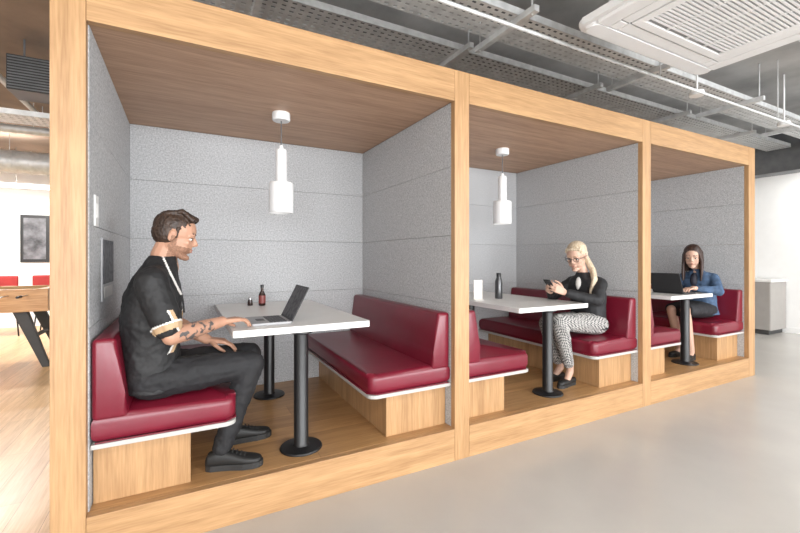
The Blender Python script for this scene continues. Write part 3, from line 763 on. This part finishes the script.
# AC cassette
ax0, ax1, ay1, az = 1.98, 3.26, -0.655, 2.66; ay0 = ay1 - 1.28
e = empty('ceiling_air_conditioner', ((ax0 + ax1) / 2, (ay0 + ay1) / 2, az))
M_acg = pm('ac_grille_white', (0.85, 0.85, 0.85), 0.45, var=0.02); M_acd = pm('ac_recess', (0.34, 0.34, 0.345), 0.6, var=0.1)
bm = bmesh.new()
rprism(bm, ax0, ax1, ay0, ay1, az + 0.02, az + 0.06, 0.05, 0.015)
rprism(bm, ax0 + 0.03, ax1 - 0.03, ay0 + 0.03, ay0 + 0.12, az, az + 0.025, 0.03, 0.008); rprism(bm, ax0 + 0.03, ax1 - 0.03, ay1 - 0.12, ay1 - 0.03, az, az + 0.025, 0.03, 0.008)
abox(bm, ax0 + 0.03, ax0 + 0.12, ay0 + 0.121, ay1 - 0.121, az, az + 0.025, 0, 0.008); abox(bm, ax1 - 0.12, ax1 - 0.03, ay0 + 0.121, ay1 - 0.121, az, az + 0.025, 0, 0.008)
toobj(bm, 'panel', M_whitemetal, e)
bm = bmesh.new()
for (p, q, r, s) in [(ax0 + 0.2, ax1 - 0.2, ay0 + 0.128, ay0 + 0.195), (ax0 + 0.2, ax1 - 0.2, ay1 - 0.195, ay1 - 0.128), (ax0 + 0.128, ax0 + 0.195, ay0 + 0.2, ay1 - 0.2), (ax1 - 0.195, ax1 - 0.128, ay0 + 0.2, ay1 - 0.2)]:
    abox(bm, p, q, r, s, az + 0.004, az + 0.012, 0, 0.003)
for (p, q) in [(ax0 + 0.128, ax0 + 0.192), (ax1 - 0.192, ax1 - 0.128)]:
    for (r, s) in [(ay0 + 0.128, ay0 + 0.192), (ay1 - 0.192, ay1 - 0.128)]: abox(bm, p, q, r, s, az + 0.003, az + 0.013, 0, 0.002)
abox(bm, ax0 + 0.205, ax1 - 0.205, ay0 + 0.205, ay0 + 0.255, az, az + 0.014, 0, 0.003); abox(bm, ax0 + 0.205, ax1 - 0.205, ay1 - 0.255, ay1 - 0.205, az, az + 0.014, 0, 0.003)
abox(bm, ax0 + 0.205, ax0 + 0.255, ay0 + 0.256, ay1 - 0.256, az, az + 0.014, 0, 0.003); abox(bm, ax1 - 0.255, ax1 - 0.205, ay0 + 0.256, ay1 - 0.256, az, az + 0.014, 0, 0.003)
yy = ay0 + 0.262
while yy < ay1 - 0.272:
    abox(bm, ax0 + 0.256, ax1 - 0.256, yy, yy + 0.012, az + 0.002, az + 0.012); yy += 0.022
for k in range(1, 4):
    xx_ = ax0 + 0.25 + k * (ax1 - ax0 - 0.5) / 4; abox(bm, xx_ - 0.004, xx_ + 0.004, ay0 + 0.257, ay1 - 0.257, az + 0.001, az + 0.011)
toobj(bm, 'grille_and_vanes', M_acg, e)
box('recess', ax0 + 0.122, ax1 - 0.122, ay0 + 0.122, ay1 - 0.122, az + 0.0145, az + 0.0195, M_acd, e, 0)
box('housing', ax0 + 0.12, ax1 - 0.12, ay0 + 0.12, ay1 - 0.12, az + 0.06, az + 0.34, M_galv, e, 0.01)
bm = bmesh.new()
for x in (ax0 + 0.08, ax1 - 0.08):
    for y in (ay0 + 0.2, ay1 - 0.2): cyl(bm, (x, y, az + 0.06), (x, y, CH), 0.006, seg=8)
toobj(bm, 'rods', M_galvd, e)
for (x, y) in [(5.6, -0.35), (3.9, -0.35)]:
    e = empty('ceiling_spotlight', (x, y, 2.8))
    bm = bmesh.new(); cyl(bm, (x, y, 2.80), (x, y, CH), 0.008, seg=10); lathe(bm, (x, y, 2.76), [(0, 0.04), (0.05, 0.04), (0.055, 0.03), (0.055, 0.0), (0, -0.002)]); toobj(bm, 'fitting', M_whitemetal, e, True, 40)

# ------------------------------------------------------------------ far-right cabinet
e = empty('storage_cabinet', (9.35, 1.9, 0))
box('carcass', 9.06, 9.68, 1.00, 3.9, 0.08, 0.93, M_cab, e, 0.003)
box('worktop', 9.03, 9.68, 0.98, 3.92, 0.93, 0.97, M_white, e, 0.003)
box('plinth', 9.12, 9.66, 1.05, 3.88, 0.0, 0.08, M_skirtb, e, 0)
for k in range(5):
    box('door_leaf_%d' % k, 9.04, 9.06, 1.005 + k * 0.58, 1.005 + k * 0.58 + 0.572, 0.09, 0.925, M_cab, e, 0.002)
    box('handle_%d' % k, 9.02, 9.04, 1.48 + k * 0.58, 1.492 + k * 0.58, 0.62, 0.82, M_silver, e, 0.002)

# ------------------------------------------------------------------ foosball table
fx0, fx1, fy0, fy1 = -3.15, -1.50, 4.30, 5.10
e = empty('foosball_table', ((fx0 + fx1) / 2, (fy0 + fy1) / 2, 0.004))
bm = bmesh.new()
abox(bm, fx0, fx1, fy0, fy0 + 0.04, 0.70, 0.98, 0, 0.004); abox(bm, fx0, fx1, fy1 - 0.04, fy1, 0.70, 0.98, 0, 0.004)
abox(bm, fx0, fx0 + 0.10, fy0 + 0.04, fy1 - 0.04, 0.70, 0.98, 0, 0.004); abox(bm, fx1 - 0.10, fx1, fy0 + 0.04, fy1 - 0.04, 0.70, 0.98, 0, 0.004)
toobj(bm, 'cabinet_frame', M_foos, e)
box('pitch', fx0 + 0.10, fx1 - 0.10, fy0 + 0.04, fy1 - 0.04, 0.72, 0.82, M_green, e, 0)
bm = bmesh.new()
for x in (fx0 + 0.16, fx1 - 0.16):
    for y, s in ((fy0 + 0.08, -1), (fy1 - 0.08, 1)):
        dx = 0.14 if x > -2.4 else -0.14
        A, B = V((x - dx * 0.9, y, 0.72)), V((x + dx, y + s * 0.05, 0.006))
        loft(bm, [(A, V((0.075, 0, 0)), V((0, 0.04, 0))), (B, V((0.04, 0, 0)), V((0, 0.03, 0)))], 16, 0, 6)
    cyl(bm, (x, fy0 + 0.03, 0.38), (x, fy1 - 0.03, 0.38), 0.025)
toobj(bm, 'legs', M_skirtb, e)
bm = bmesh.new(); mats_f = [M_silver, M_blackplastic, M_sauce]
for i in range(8):
    x = fx0 + 0.20 + i * (fx1 - fx0 - 0.40) / 7
    cyl(bm, (x, fy0 - 0.22, 0.905), (x, fy1 + 0.22, 0.905), 0.008, seg=12, mi=0)
    yh = fy0 - 0.22 if i % 2 else fy1 + 0.22
    cyl(bm, (x, yh, 0.905), (x, yh - 0.12 if i % 2 else yh + 0.12, 0.905), 0.017, 0.014, 12, 1)
    for k in range(3):
        yc = fy0 + 0.2 + k * 0.19; abox(bm, x - 0.012, x + 0.012, yc - 0.014, yc + 0.014, 0.84, 0.95, 1 if i % 2 else 2, 0.003)
toobj(bm, 'rods_and_players', mats_f, e)

M_poster = pm('poster_print', (0.10, 0.10, 0.11), 0.5, var=0.8, vscale=6)
e = empty('framed_poster', (-2.6, YB, 1.7))
box('frame', -2.82, -2.38, YB - 0.03, YB, 1.27, 2.2, M_black, e, 0.003); box('print', -2.77, -2.43, YB - 0.034, YB - 0.03, 1.33, 2.14, M_poster, e, 0)
M_redfab = pm('red_fabric', (0.35, 0.03, 0.03), 0.8, var=0.1)
def chair(x, y):
    e = empty('red_chair', (x, y, 0.004)); bm = bmesh.new()
    rprism(bm, x - 0.23, x + 0.23, y - 0.23, y + 0.23, 0.46, 0.51, 0.06, 0.015); toobj(bm, 'seat', M_redfab, e)
    bm = bmesh.new(); abox(bm, x - 0.22, x + 0.22, y - 0.26, y - 0.21, 0.62, 1.05, 0, 0.02); toobj(bm, 'back', M_redfab, e)
    bm = bmesh.new()
    for sx in (-1, 1):
        for sy in (-1, 1): cyl(bm, (x + sx * 0.17, y + sy * 0.17, 0.46), (x + sx * 0.22, y + sy * 0.22, 0.005), 0.012, seg=10)
        cyl(bm, (x + sx * 0.15, y - 0.2, 0.48), (x + sx * 0.17, y - 0.235, 0.66), 0.012, seg=10)
    toobj(bm, 'legs', M_black, e)
chair(-2.75, 7.3); chair(-2.15, 7.4)

# ------------------------------------------------------------------ lights
def area(name, loc, rot, sx, sy, en, col=(1, 1, 1), parent=None):
    l = bpy.data.lights.new(name, 'AREA'); l.shape = 'RECTANGLE'; l.size = sx; l.size_y = sy; l.energy = en; l.color = col
    o = bpy.data.objects.new(name, l); o.rotation_euler = rot; o.location = loc; link(o, None)
    if parent: o.parent = parent; o.matrix_parent_inverse = Matrix.Translation(-V(parent.location))
    return o
area('window_daylight', ((XL + XR) / 2, YF - 0.35, 1.6), (math.radians(90), 0, 0), 14.0, 2.9, 1700, (0.97, 0.985, 1.0))
def fill_fixture(x, y, z=2.95, L=1.5, en=45, up=30):  # strip lights added for even room fill, mostly out of frame
    e = empty('linear_fill_light', (x, y, z))
    box('housing', x - L / 2, x + L / 2, y - 0.07, y + 0.07, z, z + 0.06, M_whitemetal, e, 0.004)
    box('diffuser', x - L / 2 + 0.01, x + L / 2 - 0.01, y - 0.06, y + 0.06, z - 0.008, z, M_lamp, e, 0)
    bm = bmesh.new(); cyl(bm, (x - L / 3, y, z + 0.06), (x - L / 3, y, CH), 0.004, seg=8); cyl(bm, (x + L / 3, y, z + 0.06), (x + L / 3, y, CH), 0.004, seg=8); toobj(bm, 'suspension', M_silver, e)
    area('down_fill', (x, y, z - 0.015), (0, 0, 0), L, 0.12, en, (1, 0.98, 0.95), e)
    if up: area('up_fill', (x, y, z + 0.07), (math.pi, 0, 0), L, 0.12, up, (1, 0.98, 0.95), e)  # upward area light added to brighten the dim ceiling
for x in (-0.8, 2.2, 5.2): fill_fixture(x, -2.9, en=34, up=35)
fill_fixture(7.4, -2.0, en=32, up=35, L=1.3)
fill_fixture(-2.9, 2.0, en=80, up=10); fill_fixture(-2.9, 6.2, en=150, up=20); fill_fixture(-2.2, 7.2, 2.6, 1.2, 40, 0); fill_fixture(9.1, 0.2, 2.95, 0.9, 30, 15); fill_fixture(3, 4.5, en=40)

w = bpy.data.worlds.new('World'); S.world = w; w.use_nodes = True
bg = w.node_tree.nodes['Background']; bg.inputs['Color'].default_value = (0.9, 0.95, 1, 1); bg.inputs['Strength'].default_value = 1.2

cam = bpy.data.cameras.new('camera'); cam.sensor_width = 36; cam.lens = 407 / 800 * 36; cam.shift_y = -9.5 / 800; cam.clip_start = 0.05
co = bpy.data.objects.new('camera', cam); COL.objects.link(co)
co.location = (0, -2.247, 1.373); co.rotation_euler = (math.radians(90), 0, math.radians(-27.95))
S.camera = co
S.view_settings.view_transform = 'Standard'
